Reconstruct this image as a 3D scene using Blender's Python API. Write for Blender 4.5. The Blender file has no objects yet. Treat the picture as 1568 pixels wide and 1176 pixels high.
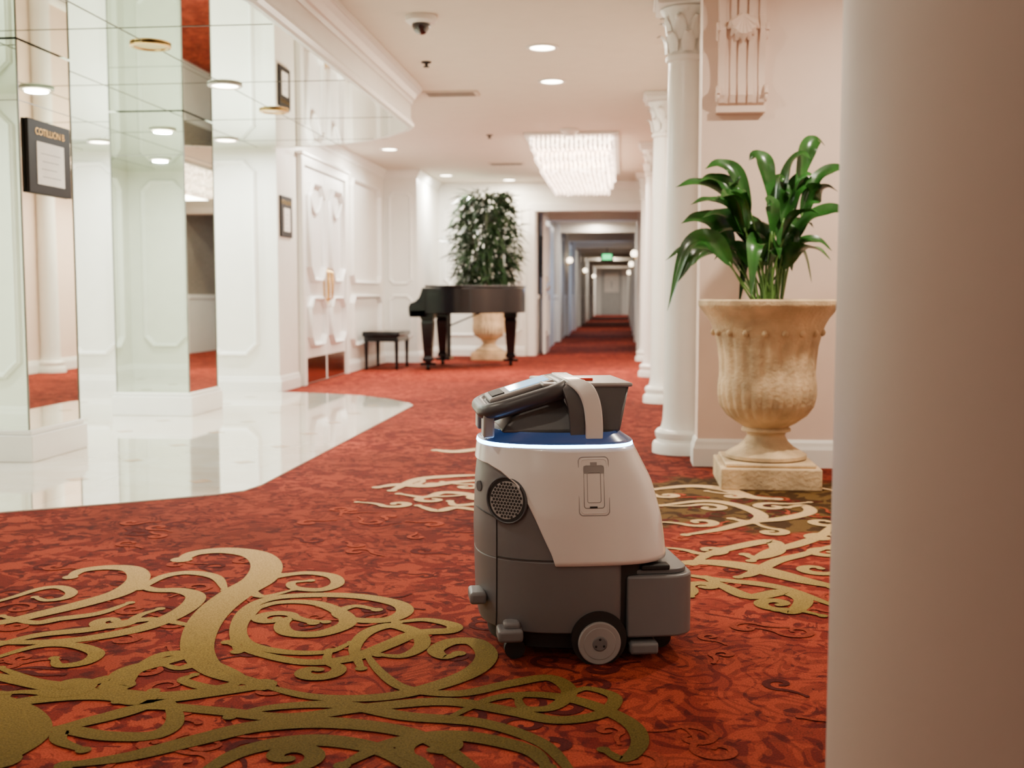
import bpy, bmesh, math, random
from mathutils import Vector, Matrix
random.seed(7)
pi=math.pi
scene=bpy.context.scene
COL=scene.collection

# ------------------------------------------------------------------ materials
def new_mat(name):
    m=bpy.data.materials.new(name); m.use_nodes=True
    nt=m.node_tree; b=nt.nodes.get('Principled BSDF')
    return m,nt,b
def mat(name,col,rough=.5,metal=0,var=.06,scale=8,bump=0,bscale=60,coat=0,emis=None,estr=0,spec=.5):
    m,nt,b=new_mat(name)
    tc=nt.nodes.new('ShaderNodeTexCoord')
    n=nt.nodes.new('ShaderNodeTexNoise'); n.inputs['Scale'].default_value=scale; n.inputs['Detail'].default_value=3
    nt.links.new(tc.outputs['Object'],n.inputs['Vector'])
    r=nt.nodes.new('ShaderNodeValToRGB')
    r.color_ramp.elements[0].position=.3; r.color_ramp.elements[1].position=.7
    r.color_ramp.elements[0].color=(*[max(0,c*(1-var)) for c in col],1)
    r.color_ramp.elements[1].color=(*[min(1,c*(1+var)) for c in col],1)
    nt.links.new(n.outputs['Fac'],r.inputs['Fac']); nt.links.new(r.outputs['Color'],b.inputs['Base Color'])
    b.inputs['Roughness'].default_value=rough; b.inputs['Metallic'].default_value=metal
    b.inputs['Coat Weight'].default_value=coat; b.inputs['Specular IOR Level'].default_value=spec
    b.inputs['Coat Roughness'].default_value=.08
    if bump:
        n2=nt.nodes.new('ShaderNodeTexNoise'); n2.inputs['Scale'].default_value=bscale
        nt.links.new(tc.outputs['Object'],n2.inputs['Vector'])
        bp=nt.nodes.new('ShaderNodeBump'); bp.inputs['Strength'].default_value=bump; bp.inputs['Distance'].default_value=.01
        nt.links.new(n2.outputs['Fac'],bp.inputs['Height']); nt.links.new(bp.outputs['Normal'],b.inputs['Normal'])
    if emis:
        b.inputs['Emission Color'].default_value=(*emis,1); b.inputs['Emission Strength'].default_value=estr
    return m
M={}
M['wall']=mat('cream_white_paint',(.77,.755,.695),.45,var=.02)
M['wallpink']=mat('warm_wall_paint',(.77,.60,.50),.5,var=.02)
M['trim']=mat('white_gloss_paint',(.81,.80,.755),.3,var=.02)
M['ceil']=mat('ceiling_paint',(.72,.655,.555),.7,var=.02)
M['pillar']=mat('pillar_plaster',(.47,.385,.32),.55,var=.03,scale=4,bump=.04,bscale=25)
M['mirror']=mat('tinted_mirror',(.79,.87,.76),.015,1,var=.01)
M['seam']=mat('mirror_seam',(.14,.14,.11),.4)
M['gold']=mat('brass',(.75,.52,.2),.25,1)
M['black']=mat('piano_black_lacquer',(.003,.003,.004),.16,spec=.25)
M['darkframe']=mat('dark_frame',(.014,.011,.010),.6,spec=.2)
M['paper']=mat('paper',(.8,.76,.7),.7)
M['kick']=mat('kickplate_dark_bronze',(.25,.1,.05),.15,1)
M['ivory']=mat('ivory_keys',(.8,.78,.7),.3)
M['white']=mat('robot_white_plastic',(.80,.785,.775),.20,var=.01,coat=.6)
M['grey']=mat('robot_grey_plastic',(.145,.145,.155),.42,var=.04)
M['dgrey']=mat('robot_dark_grey_plastic',(.055,.058,.068),.4)
M['mgrey']=mat('robot_mid_grey_plastic',(.10,.102,.11),.4)
M['lgrey']=mat('robot_light_grey_plastic',(.30,.29,.29),.4)
M['blk']=mat('black_rubber',(.008,.008,.009),.6)
M['screen']=mat('display_screen',(.1,.3,.45),.1,emis=(.35,.7,1),estr=1.6,var=.3,scale=60)
M['led']=mat('blue_led',(.5,.7,1),.3,emis=(.20,.48,1),estr=30)
M['ledspill']=mat('painted_led_spill',(.05,.075,.13),.25,emis=(.06,.17,.6),estr=.15)  # weak blue emission paints LED light onto the deck edge
M['red']=mat('red_button',(.7,.03,.02),.3)
M['lamp']=mat('lamp_lens',(1,.9,.75),.3,emis=(1,.86,.66),estr=26)
M['leaf']=mat('glossy_leaf',(.019,.085,.014),.25,var=.55,scale=9)
M['stem']=mat('leaf_stem',(.10,.22,.04),.45)
M['leaf2']=mat('fig_leaf',(.018,.040,.015),.28,var=.6,scale=10)
M['twig']=mat('twig_bark',(.08,.05,.03),.8)
M['soil']=mat('soil',(.03,.02,.012),.9,bump=.6)
M['stone']=mat('urn_sandstone',(.54,.395,.225),.75,var=.36,scale=7,bump=.5,bscale=55)
M['inset']=mat('tan_marble_inset',(.5,.36,.24),.1)
M['door']=mat('white_door_paint',(.81,.805,.78),.3,var=.02)
M['taupe']=mat('corridor_taupe_wallpaper',(.26,.22,.18),.6,var=.15,scale=20)
M['cdoor']=mat('corridor_door_grey',(.45,.46,.44),.5)
M['exit']=mat('exit_sign_green',(.0,.35,.12),.4,emis=(.0,.85,.22),estr=2.6)
M['globe']=mat('sconce_glass',(1,.9,.7),.3,emis=(1,.80,.55),estr=9)
M['dome']=mat('smoked_dome',(.01,.01,.012),.08,coat=1)
M['vent']=mat('vent_metal',(.6,.52,.43),.5)
M['ventd']=mat('vent_dark',(.1,.08,.07),.6)
M['bulb']=mat('chandelier_bulbs',(1,.9,.8),.3,emis=(1,.80,.60),estr=9)

m,nt,b=new_mat('chandelier_crystal'); M['crystal']=m
tc=nt.nodes.new('ShaderNodeTexCoord'); vo=nt.nodes.new('ShaderNodeTexVoronoi'); vo.inputs['Scale'].default_value=24
nt.links.new(tc.outputs['Object'],vo.inputs['Vector'])
r=nt.nodes.new('ShaderNodeMapRange'); r.inputs['From Min'].default_value=0; r.inputs['From Max'].default_value=.6
r.inputs['To Min'].default_value=9.0; r.inputs['To Max'].default_value=1.6
nt.links.new(vo.outputs['Distance'],r.inputs['Value']); nt.links.new(r.outputs['Result'],b.inputs['Emission Strength'])
b.inputs['Emission Color'].default_value=(1,.79,.62,1); b.inputs['Base Color'].default_value=(.9,.8,.7,1); b.inputs['Roughness'].default_value=.1

m,nt,b=new_mat('polished_marble'); M['marble']=m
tc=nt.nodes.new('ShaderNodeTexCoord'); n=nt.nodes.new('ShaderNodeTexNoise'); n.inputs['Scale'].default_value=1.6; n.inputs['Detail'].default_value=8; n.inputs['Distortion'].default_value=1.5
nt.links.new(tc.outputs['Object'],n.inputs['Vector'])
r=nt.nodes.new('ShaderNodeValToRGB'); r.color_ramp.elements[0].position=.42; r.color_ramp.elements[0].color=(.74,.67,.56,1); r.color_ramp.elements[1].position=.6; r.color_ramp.elements[1].color=(.82,.78,.69,1)
nt.links.new(n.outputs['Fac'],r.inputs['Fac'])
br=nt.nodes.new('ShaderNodeTexBrick'); br.offset=0; br.inputs['Scale'].default_value=1; br.inputs['Brick Width'].default_value=.6; br.inputs['Row Height'].default_value=.6; br.inputs['Mortar Size'].default_value=.002
br.inputs['Mortar'].default_value=(.6,.52,.42,1)
nt.links.new(tc.outputs['Object'],br.inputs['Vector']); nt.links.new(r.outputs['Color'],br.inputs['Color1']); nt.links.new(r.outputs['Color'],br.inputs['Color2'])
nt.links.new(br.outputs['Color'],b.inputs['Base Color']); b.inputs['Roughness'].default_value=.06; b.inputs['Coat Weight'].default_value=.8; b.inputs['Coat Roughness'].default_value=.03

# carpet
def pile(nt,tc,b,col_out):
    f=nt.nodes.new('ShaderNodeTexNoise'); f.inputs['Scale'].default_value=260; f.inputs['Detail'].default_value=2
    nt.links.new(tc.outputs['Object'],f.inputs['Vector'])
    mr=nt.nodes.new('ShaderNodeMapRange'); mr.inputs['From Min'].default_value=.25; mr.inputs['From Max'].default_value=.75; mr.inputs['To Min'].default_value=.5; mr.inputs['To Max'].default_value=1.3
    nt.links.new(f.outputs['Fac'],mr.inputs['Value'])
    vm=nt.nodes.new('ShaderNodeVectorMath'); vm.operation='SCALE'
    nt.links.new(col_out,vm.inputs[0]); nt.links.new(mr.outputs['Result'],vm.inputs['Scale'])
    nt.links.new(vm.outputs['Vector'],b.inputs['Base Color'])
    bp=nt.nodes.new('ShaderNodeBump'); bp.inputs['Strength'].default_value=.4; bp.inputs['Distance'].default_value=.003
    nt.links.new(f.outputs['Fac'],bp.inputs['Height']); nt.links.new(bp.outputs['Normal'],b.inputs['Normal'])
    b.inputs['Roughness'].default_value=.95; b.inputs['Specular IOR Level'].default_value=.1
m,nt,b=new_mat('patterned_carpet'); M['carpet']=m
tc=nt.nodes.new('ShaderNodeTexCoord')
def noise(scale,detail=2,dist=0,off=0):
    n=nt.nodes.new('ShaderNodeTexNoise'); n.inputs['Scale'].default_value=scale; n.inputs['Detail'].default_value=detail; n.inputs['Distortion'].default_value=dist
    mp=nt.nodes.new('ShaderNodeMapping'); mp.inputs['Location'].default_value=(off,off*.7,off*.3)
    nt.links.new(tc.outputs['Object'],mp.inputs['Vector']); nt.links.new(mp.outputs['Vector'],n.inputs['Vector']); return n.outputs['Fac']
def math_(op,a,bv=None):
    n=nt.nodes.new('ShaderNodeMath'); n.operation=op
    for i,v in enumerate((a,bv)):
        if v is None: continue
        if isinstance(v,(int,float)): n.inputs[i].default_value=v
        else: nt.links.new(v,n.inputs[i])
    return n.outputs[0]
def ramp(fac,els):
    r=nt.nodes.new('ShaderNodeValToRGB'); cr=r.color_ramp
    cr.elements[0].position=els[0][0]; cr.elements[0].color=(*els[0][1],1)
    cr.elements[1].position=els[-1][0]; cr.elements[1].color=(*els[-1][1],1)
    for p,c in els[1:-1]:
        e=cr.elements.new(p); e.color=(*c,1)
    nt.links.new(fac,r.inputs['Fac']); return r.outputs['Color']
def mix(f,a,bv):
    n=nt.nodes.new('ShaderNodeMix'); n.data_type='RGBA'
    if isinstance(f,(int,float)): n.inputs[0].default_value=f
    else: nt.links.new(f,n.inputs[0])
    nt.links.new(a,n.inputs[6]); nt.links.new(bv,n.inputs[7]); return n.outputs[2]
MAR=(.085,.009,.007); RED=(.175,.017,.010); ORG=(.33,.048,.021)
l1=ramp(noise(9,3,.9),[(.47,RED),(.49,ORG)])
f2=ramp(noise(13,3,1.1,4.3),[(.53,(0,0,0)),(.55,(1,1,1))])
mott=mix(f2,l1,ramp(noise(30,2,0),[(.4,MAR),(.6,RED)]))
curl=math_('ABSOLUTE',math_('SUBTRACT',math_('FRACT',math_('MULTIPLY',noise(5.5,.6,2.2,2.1),4.5)),.5))
pais=ramp(curl,[(.16,MAR),(.19,ORG)])
reg=ramp(noise(.9,2,.3,1.7),[(.50,(0,0,0)),(.54,(1,1,1))])
base=mix(reg,mott,mix(.6,pais,mott))
tone=ramp(noise(.55,2,.4,7.7),[(.36,(.55,.52,.50)),(.60,(1.05,1.05,1.05))])
mu=nt.nodes.new('ShaderNodeMix'); mu.data_type='RGBA'; mu.blend_type='MULTIPLY'; mu.inputs[0].default_value=1
nt.links.new(base,mu.inputs[6]); nt.links.new(tone,mu.inputs[7])
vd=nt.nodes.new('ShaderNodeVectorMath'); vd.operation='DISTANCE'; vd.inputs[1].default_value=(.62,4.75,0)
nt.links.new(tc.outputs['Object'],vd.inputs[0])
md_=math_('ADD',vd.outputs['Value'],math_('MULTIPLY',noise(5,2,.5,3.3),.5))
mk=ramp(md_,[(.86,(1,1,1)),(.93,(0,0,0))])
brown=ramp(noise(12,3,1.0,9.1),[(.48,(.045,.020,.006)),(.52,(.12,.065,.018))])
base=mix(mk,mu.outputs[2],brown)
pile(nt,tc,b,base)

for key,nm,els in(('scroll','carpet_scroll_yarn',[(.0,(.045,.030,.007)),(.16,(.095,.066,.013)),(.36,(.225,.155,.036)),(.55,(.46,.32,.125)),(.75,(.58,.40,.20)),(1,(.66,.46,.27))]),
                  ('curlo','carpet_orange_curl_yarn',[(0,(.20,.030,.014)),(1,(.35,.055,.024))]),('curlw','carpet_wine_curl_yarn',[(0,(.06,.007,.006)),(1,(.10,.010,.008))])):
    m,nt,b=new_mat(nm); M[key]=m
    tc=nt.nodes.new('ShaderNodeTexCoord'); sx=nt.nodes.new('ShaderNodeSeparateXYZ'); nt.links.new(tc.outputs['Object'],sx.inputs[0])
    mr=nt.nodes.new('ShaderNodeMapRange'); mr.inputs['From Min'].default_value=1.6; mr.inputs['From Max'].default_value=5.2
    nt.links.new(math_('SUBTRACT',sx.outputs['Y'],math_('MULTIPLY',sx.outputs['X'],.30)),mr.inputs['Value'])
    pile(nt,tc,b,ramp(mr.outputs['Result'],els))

# ------------------------------------------------------------------ mesh helpers
def mesh(name,verts,faces,mt,parent=None,smooth=False,mats=None,midx=None,auto=None):
    me=bpy.data.meshes.new(name); me.from_pydata([tuple(v) for v in verts],[],faces); me.update()
    ob=bpy.data.objects.new(name,me); COL.objects.link(ob)
    if mats:
        for k in mats: me.materials.append(M[k])
        for p,i in zip(me.polygons,midx): p.material_index=i
    else: me.materials.append(M[mt] if isinstance(mt,str) else mt)
    bm=bmesh.new(); bm.from_mesh(me); bmesh.ops.recalc_face_normals(bm,faces=bm.faces); bm.to_mesh(me); bm.free()
    if smooth:
        for p in me.polygons: p.use_smooth=True
    if auto is not None:
        for p in me.polygons: p.use_smooth=True
        try: me.set_sharp_from_angle(angle=math.radians(auto))
        except Exception: pass
    if parent: ob.parent=parent
    return ob
def empty(name,loc=(0,0,0),rz=0):
    e=bpy.data.objects.new(name,None); e.location=loc; e.rotation_euler=(0,0,rz); e.empty_display_size=.1; COL.objects.link(e); return e
class B:
    """mesh batch builder"""
    def __init__(s): s.v=[];s.f=[];s.m=[]
    def add(s,v,f,mi=0):
        o=len(s.v); s.v+=[tuple(x) for x in v]; s.f+=[tuple(i+o for i in q) for q in f]; s.m+=[mi]*len(f)
    def box(s,x0,x1,y0,y1,z0,z1,mi=0):
        s.add([(x0,y0,z0),(x1,y0,z0),(x1,y1,z0),(x0,y1,z0),(x0,y0,z1),(x1,y0,z1),(x1,y1,z1),(x0,y1,z1)],
              [(0,3,2,1),(4,5,6,7),(0,1,5,4),(1,2,6,5),(2,3,7,6),(3,0,4,7)],mi)
    def cyl(s,p0,p1,r0,r1=None,n=16,mi=0,cap=True):
        if r1 is None: r1=r0
        p0=Vector(p0);p1=Vector(p1); d=(p1-p0).normalized()
        a=d.orthogonal().normalized(); c=d.cross(a)
        v=[];f=[]
        for p,r in((p0,r0),(p1,r1)):
            for i in range(n):
                t=2*pi*i/n; v.append(p+a*(r*math.cos(t))+c*(r*math.sin(t)))
        for i in range(n):
            j=(i+1)%n; f.append((i,j,n+j,n+i))
        if cap: f.append(tuple(range(n-1,-1,-1))); f.append(tuple(range(n,2*n)))
        s.add(v,f,mi)
    def lathe(s,prof,cx=0,cy=0,n=32,mi=0,fl=None,cap=True):
        v=[];f=[];k=len(prof)
        for j,(r,z) in enumerate(prof):
            for i in range(n):
                t=2*pi*i/n; rr=r*(fl(t,j,z) if fl else 1)
                v.append((cx+rr*math.cos(t),cy+rr*math.sin(t),z))
        for j in range(k-1):
            for i in range(n):
                i2=(i+1)%n; f.append((j*n+i,j*n+i2,(j+1)*n+i2,(j+1)*n+i))
        if cap: f.append(tuple(range(n-1,-1,-1))); f.append(tuple((k-1)*n+i for i in range(n)))
        s.add(v,f,mi)
    def tube(s,pts,r,n=10,closed=False,mi=0,sq=1.0):
        pts=[Vector(p) for p in pts]; N=len(pts); v=[];f=[]
        prev=None
        for i,p in enumerate(pts):
            if closed: t=(pts[(i+1)%N]-pts[i-1]).normalized()
            else: t=(pts[min(i+1,N-1)]-pts[max(i-1,0)]).normalized()
            if prev is None: a=t.orthogonal().normalized()
            else:
                a=(prev-t*prev.dot(t)); a.normalize()
            prev=a; c=t.cross(a)
            rr=r[i] if isinstance(r,(list,tuple)) else r
            for k in range(n):
                th=2*pi*k/n; v.append(p+a*(rr*math.cos(th))+c*(rr*math.sin(th)*sq))
        for i in range(N if closed else N-1):
            i2=(i+1)%N
            for k in range(n):
                k2=(k+1)%n; f.append((i*n+k,i*n+k2,i2*n+k2,i2*n+k))
        if not closed: f.append(tuple(range(n-1,-1,-1))); f.append(tuple((N-1)*n+k for k in range(n)))
        s.add(v,f,mi)
    def prism(s,poly,z0,z1,mi=0):
        n=len(poly); v=[(x,y,z0) for x,y in poly]+[(x,y,z1) for x,y in poly]
        f=[tuple(range(n-1,-1,-1)),tuple(range(n,2*n))]+[(i,(i+1)%n,n+(i+1)%n,n+i) for i in range(n)]
        s.add(v,f,mi)
    def sweep(s,path,prof,closed=False,mi=0):
        """path xy, prof (offset to the left of travel, z)"""
        N=len(path); P=[Vector(p) for p in path]; v=[];f=[];k=len(prof)
        for i in range(N):
            if closed: d0=(P[i]-P[i-1]).normalized(); d1=(P[(i+1)%N]-P[i]).normalized()
            else:
                d0=(P[i]-P[i-1]).normalized() if i>0 else (P[1]-P[0]).normalized()
                d1=(P[i+1]-P[i]).normalized() if i<N-1 else d0
            n0=Vector((-d0.y,d0.x)); n1=Vector((-d1.y,d1.x)); mm=(n0+n1); mm=mm/max(.3,mm.dot(n0))
            for o,z in prof:
                q=P[i]+mm*o; v.append((q.x,q.y,z))
        for i in range(N if closed else N-1):
            i2=(i+1)%N
            for j in range(k-1): f.append((i*k+j,i2*k+j,i2*k+j+1,i*k+j+1))
        if not closed: f.append(tuple(range(k-1,-1,-1))); f.append(tuple((N-1)*k+j for j in range(k)))
        s.add(v,f,mi)
    def panel(s,o,u,nrm,w,h,c=.07,mi=0,pw=.045,ph=.022,u_vert=(0,0,1)):
        """raised notched moulding frame; o lower-left corner, u horizontal unit, nrm outward"""
        o=Vector(o);u=Vector(u);nrm=Vector(nrm);vv=Vector(u_vert)
        st=.022
        def corner(cx,cy,sx,sy,flip):
            q=[(cx+sx*(c+st),cy),(cx+sx*c,cy+sy*st*1.2),(cx+sx*st*1.2,cy+sy*c),(cx,cy+sy*(c+st))]
            return q[::-1] if flip else q
        poly=corner(0,0,1,1,True)+corner(w,0,-1,1,False)+corner(w,h,-1,-1,True)+corner(0,h,1,-1,False)
        P=[Vector(p) for p in poly]; N=len(P)
        prof=[(0,0),(.004,ph*.6),(.012,ph*.75),(.018,ph),(.028,ph*.9),(.034,ph*.5),(pw,ph*.35),(pw,0)]
        k=len(prof); v=[];f=[]
        for i in range(N):
            d0=(P[i]-P[i-1]).normalized(); d1=(P[(i+1)%N]-P[i]).normalized()
            n0=Vector((-d0.y,d0.x)); n1=Vector((-d1.y,d1.x)); mm=(n0+n1); mm=mm/max(.3,mm.dot(n0))
            for a,hh in prof:
                q=P[i]+mm*a; v.append(o+u*q.x+vv*q.y+nrm*hh)
        for i in range(N):
            i2=(i+1)%N
            for j in range(k-1): f.append((i*k+j,i2*k+j,i2*k+j+1,i*k+j+1))
        s.add(v,f,mi)
    def make(s,name,mt,parent=None,smooth=False,auto=None,bevel=0):
        if isinstance(mt,(list,tuple)): ob=mesh(name,s.v,s.f,None,parent,smooth,mats=mt,midx=s.m,auto=auto)
        else: ob=mesh(name,s.v,s.f,mt,parent,smooth,auto=auto)
        if bevel:
            md=ob.modifiers.new('bev','BEVEL'); md.width=bevel; md.segments=3; md.limit_method='ANGLE'; md.angle_limit=math.radians(40)
            for p in ob.data.polygons: p.use_smooth=True
            try: ob.data.set_sharp_from_angle(angle=math.radians(35))
            except Exception: pass
        return ob
def catmull(pts,n=8):
    P=[Vector(p) for p in pts]; P=[P[0]*2-P[1]]+P+[P[-1]*2-P[-2]]; out=[]
    for i in range(1,len(P)-2):
        for k in range(n):
            t=k/n; p0,p1,p2,p3=P[i-1:i+3]
            out.append(.5*((2*p1)+(p2-p0)*t+(2*p0-5*p1+4*p2-p3)*t*t+(3*p1-p0-3*p2+p3)*t**3))
    out.append(P[-2]); return out

# ------------------------------------------------------------------ shell
H=2.47
def wallbox(name,x0,x1,y0,y1,z0=0,z1=H,mt='wall'):
    b_=B(); b_.box(x0,x1,y0,y1,z0,z1); return b_.make(name,mt)
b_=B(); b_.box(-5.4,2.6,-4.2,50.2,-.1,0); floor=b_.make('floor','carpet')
b_=B(); b_.box(-5.4,2.6,-4.2,16.1,H,H+.1); b_.make('ceiling','ceil')
b_=B(); b_.box(-1.5,.6,16.1,50.2,2.2,2.3)
y=17.5
while y<49: b_.box(-1.25,.3,y,y+.35,2.04,2.2); y+=3.4
b_.make('ceiling_corridor','ceil')
wallbox('wall_left',-5.4,-5.2,3.77,9.95)
wallbox('wall_alcove_far',-5.2,-3.08,9.75,9.95)
wallbox('wall_alcove_near',-5.2,-3.08,3.77,3.97)
wallbox('wall_left_hall',-3.28,-3.08,9.95,14.2)
wallbox('wall_left_rear',-3.28,-3.08,-4.0,3.77)
wallbox('wall_back_left',-3.28,-2.64,14.2,16.1)
wallbox('wall_back',-2.64,-1.25,15.9,16.1)
wallbox('wall_back_header',-1.25,.30,15.9,16.1,2.06,H)
wallbox('wall_back_right',.30,.62,15.9,16.1)
wallbox('wall_right',.42,.62,5.90,15.9,mt='wallpink')
wallbox('wall_pier',.385,2.4,5.70,5.90,mt='wallpink')
wallbox('wall_right_near',2.4,2.6,-4.0,5.90,mt='wallpink')
wallbox('wall_rear',-3.28,2.6,-4.2,-4.0)
def corr(name,x,sgn):
    b_=B(); b_.box(min(x,x-sgn*.2),max(x,x-sgn*.2),16.1,50,0,2.2,0)
    b_.box(min(x,x+sgn*.015),max(x,x+sgn*.015),16.1,50,0,.82,1)
    b_.box(min(x,x+sgn*.035),max(x,x+sgn*.035),16.1,50,.82,.88,1)
    y=17.5
    while y<49:
        b_.box(min(x,x+sgn*.08),max(x,x+sgn*.08),y-.05,y+.4,0,2.2,1)
        b_.box(min(x,x+sgn*.05),max(x,x+sgn*.05),y+1.0,y+1.08,0,1.95,1)
        b_.box(min(x,x+sgn*.05),max(x,x+sgn*.05),y+1.9,y+1.98,0,1.95,1)
        b_.box(min(x,x+sgn*.05),max(x,x+sgn*.05),y+1.0,y+1.98,1.95,2.03,1)
        b_.box(min(x,x+sgn*.04),max(x,x+sgn*.04),y+1.08,y+1.9,0,1.95,2)
        y+=3.4
    return b_.make(name,['taupe','trim','cdoor'])
corr('wall_corridor_left',-1.25,1); corr('wall_corridor_right',.30,-1)
b_=B(); b_.box(-1.5,.6,50,50.2,0,2.2,0); b_.box(-.95,-.05,49.95,50,0,2.0,1); b_.box(-.82,-.18,49.93,49.95,1.0,1.85,2); b_.box(-.53,-.47,49.92,49.95,1.2,1.5,1)
b_.make('wall_corridor_end',['trim','cdoor','paper'])

# marble
P=[(-3.08,3.95),(-2.85,4.0),(-2.48,4.16),(-2.08,4.41),(-1.76,4.64),(-1.67,4.74),(-1.64,4.9),(-1.64,8.60),(-1.70,8.76),(-1.95,9.12),(-2.25,9.40),(-2.65,9.58),(-3.08,9.66)]
b_=B(); b_.prism([(-5.2,3.97)]+P+[(-3.08,9.75),(-5.2,9.75)],.0005,.006); marble=b_.make('floor_marble','marble')
b_=B()
for i in range(6):
    for j in range(9):
        x=-4.95+i*.6; y=4.35+j*.6
        if x>-1.85 or (x>-2.9 and (y<4.8 or y>8.8)): continue
        s=.06; b_.add([(x-s,y,.0068),(x,y-s,.0068),(x+s,y,.0068),(x,y+s,.0068)],[(0,1,2,3)])
b_.make('diamond_insets','inset',marble)

# soffit
b_=B(); b_.prism([(-5.2,3.97)]+P+[(-3.08,9.75),(-5.2,9.75)],2.172,H); soff=b_.make('ceiling_soffit','trim')
b_=B(); b_.prism([(-5.2,3.97)]+[(x-.03 if x>-3 else x,y) for x,y in P]+[(-3.08,9.75),(-5.2,9.75)],2.165,2.1715); mir=b_.make('soffit_mirror_panels','mirror',soff)
b_=B()
for x in(-4.8,-4.0,-3.2,-2.45): b_.box(x-.003,x+.003,4.2 if x<-2.4 else 4.3,9.6 if x<-2.4 else 9.3,2.163,2.165)
for y in(5.3,6.7,8.1,9.2): b_.box(-5.2,-1.95 if y>9 else -1.68,y-.003,y+.003,2.163,2.165)
b_.make('mirror_joints','seam',soff)
crown=[(0,H-.13),(-.012,H-.13),(-.018,H-.105),(-.03,H-.095),(-.05,H-.06),(-.075,H-.035),(-.085,H-.03),(-.09,H-.001),(0,H-.001)]
b_=B(); b_.sweep(P,crown); b_.sweep(P,[(.03,2.1652),(.0,2.160),(-.02,2.165),(-.026,2.19),(-.012,2.20),(-.006,2.225),(0,2.23)]); b_.make('trim_soffit_crown','trim')
cr2=[(0,H-.10),(.012,H-.10),(.02,H-.07),(.05,H-.03),(.06,H-.02),(.062,H-.001),(0,H-.001)]
b_=B()
b_.sweep([(.40,15.9),(-2.64,15.9),(-2.64,14.2),(-3.08,14.2),(-3.08,9.76)],cr2)
b_.sweep([(-3.08,3.96),(-3.08,-4),(2.4,-4),(2.4,5.70),(.385,5.70),(.385,5.88),(.42,5.95),(.42,15.9)],cr2)
b_.make('trim_ceiling_crown','trim')
bb=[(0,0),(.022,0),(.022,.09),(.015,.11),(.012,.125),(.004,.14),(0,.14)]
b_=B(); b_.sweep([(-1.40,15.9),(-2.64,15.9),(-2.64,14.2),(-3.08,14.2),(-3.08,12.2)],bb); b_.sweep([(-3.08,10.34),(-3.08,9.75),(-5.2,9.75),(-5.2,3.97),(-3.08,3.97),(-3.08,-4)],bb)
b_.make('baseboard_left','trim')
b_=B(); b_.sweep([(2.4,5.70),(.385,5.70),(.385,5.88),(.42,5.9),(.42,15.9),(.32,15.9)],bb); b_.sweep([(-3.08,-4),(2.4,-4),(2.4,5.70)],bb); b_.make('baseboard_right','trim')

# wall panels
b_=B()
for x in(-3.74,-4.4,-5.06): b_.panel((x,9.75,.32),(1,0,0),(0,-1,0),.48,1.76,c=.085,ph=.045)
for x in(-3.74,-4.4,-5.06): b_.panel((x,3.97,.32),(1,0,0),(0,1,0),.48,1.76,c=.085,ph=.045)
for i in range(7): b_.panel((-5.2,4.2+i*.78,.32),(0,1,0),(1,0,0),.6,1.76,c=.085,ph=.045)
b_.panel((-3.08,12.38,1.0),(0,1,0),(1,0,0),1.5,1.2,ph=.05); b_.panel((-3.08,12.38,.28),(0,1,0),(1,0,0),1.5,.6,ph=.05)
b_.panel((-3.02,14.2,1.0),(1,0,0),(0,-1,0),.32,1.2,c=.04); b_.panel((-3.02,14.2,.28),(1,0,0),(0,-1,0),.32,.6,c=.04)
for x in(-2.58,-1.98):
    b_.panel((x,15.9,1.0),(1,0,0),(0,-1,0),.54,1.2); b_.panel((x,15.9,.28),(1,0,0),(0,-1,0),.54,.6)
for i in range(8):
    b_.panel((-3.08,-3.8+i*.95,1.0),(0,1,0),(1,0,0),.75,1.2); b_.panel((-3.08,-3.8+i*.95,.28),(0,1,0),(1,0,0),.75,.6)
for i in range(7): b_.panel((-2.9+i*.75,-4.0,.3),(1,0,0),(0,1,0),.6,1.8)
b_.make('trim_wall_panels','trim')

# double door
dd=empty('double_door',(-3.08,11.25,0))
b_=B()
for s in(-1,1):
    y0,y1=(-.78,-.004) if s<0 else (.004,.78)
    b_.box(.002,.03,y0,y1,.01,2.1)
    b_.panel((.03,y0+.09,1.0),(0,1,0),(1,0,0),.59,.98,c=.12,ph=.05)
    b_.panel((.03,y0+.09,.36),(0,1,0),(1,0,0),.59,.5,c=.08,ph=.05)
    b_.tube([(.045,y0+.14+.49*t,1.88-.2*math.sin(pi*t)) for t in[i/12 for i in range(13)]],.016,8)
b_.make('leaves','door',dd,auto=40)
b_=B(); b_.box(.002,.055,-.88,-.79,0,2.12); b_.box(.002,.055,.79,.88,0,2.12); b_.box(.002,.055,-.88,.88,2.11,2.2); b_.box(.002,.075,-.92,.92,2.2,2.23); b_.make('casing','trim',dd,bevel=.006)
b_=B(); b_.box(.03,.034,-.75,-.03,.015,.26); b_.box(.03,.034,.03,.75,.015,.26); b_.make('kick_plates','kick',dd)
b_=B()
for s in(-.07,.07):
    b_.box(.03,.036,s-.03,s+.03,.78,1.16); b_.tube([(.036,s,.82),(.08,s,.84),(.085,s,.98),(.08,s,1.10),(.036,s,1.12)],.014,10)
b_.make('pull_handles','gold',dd,auto=40)

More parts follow.
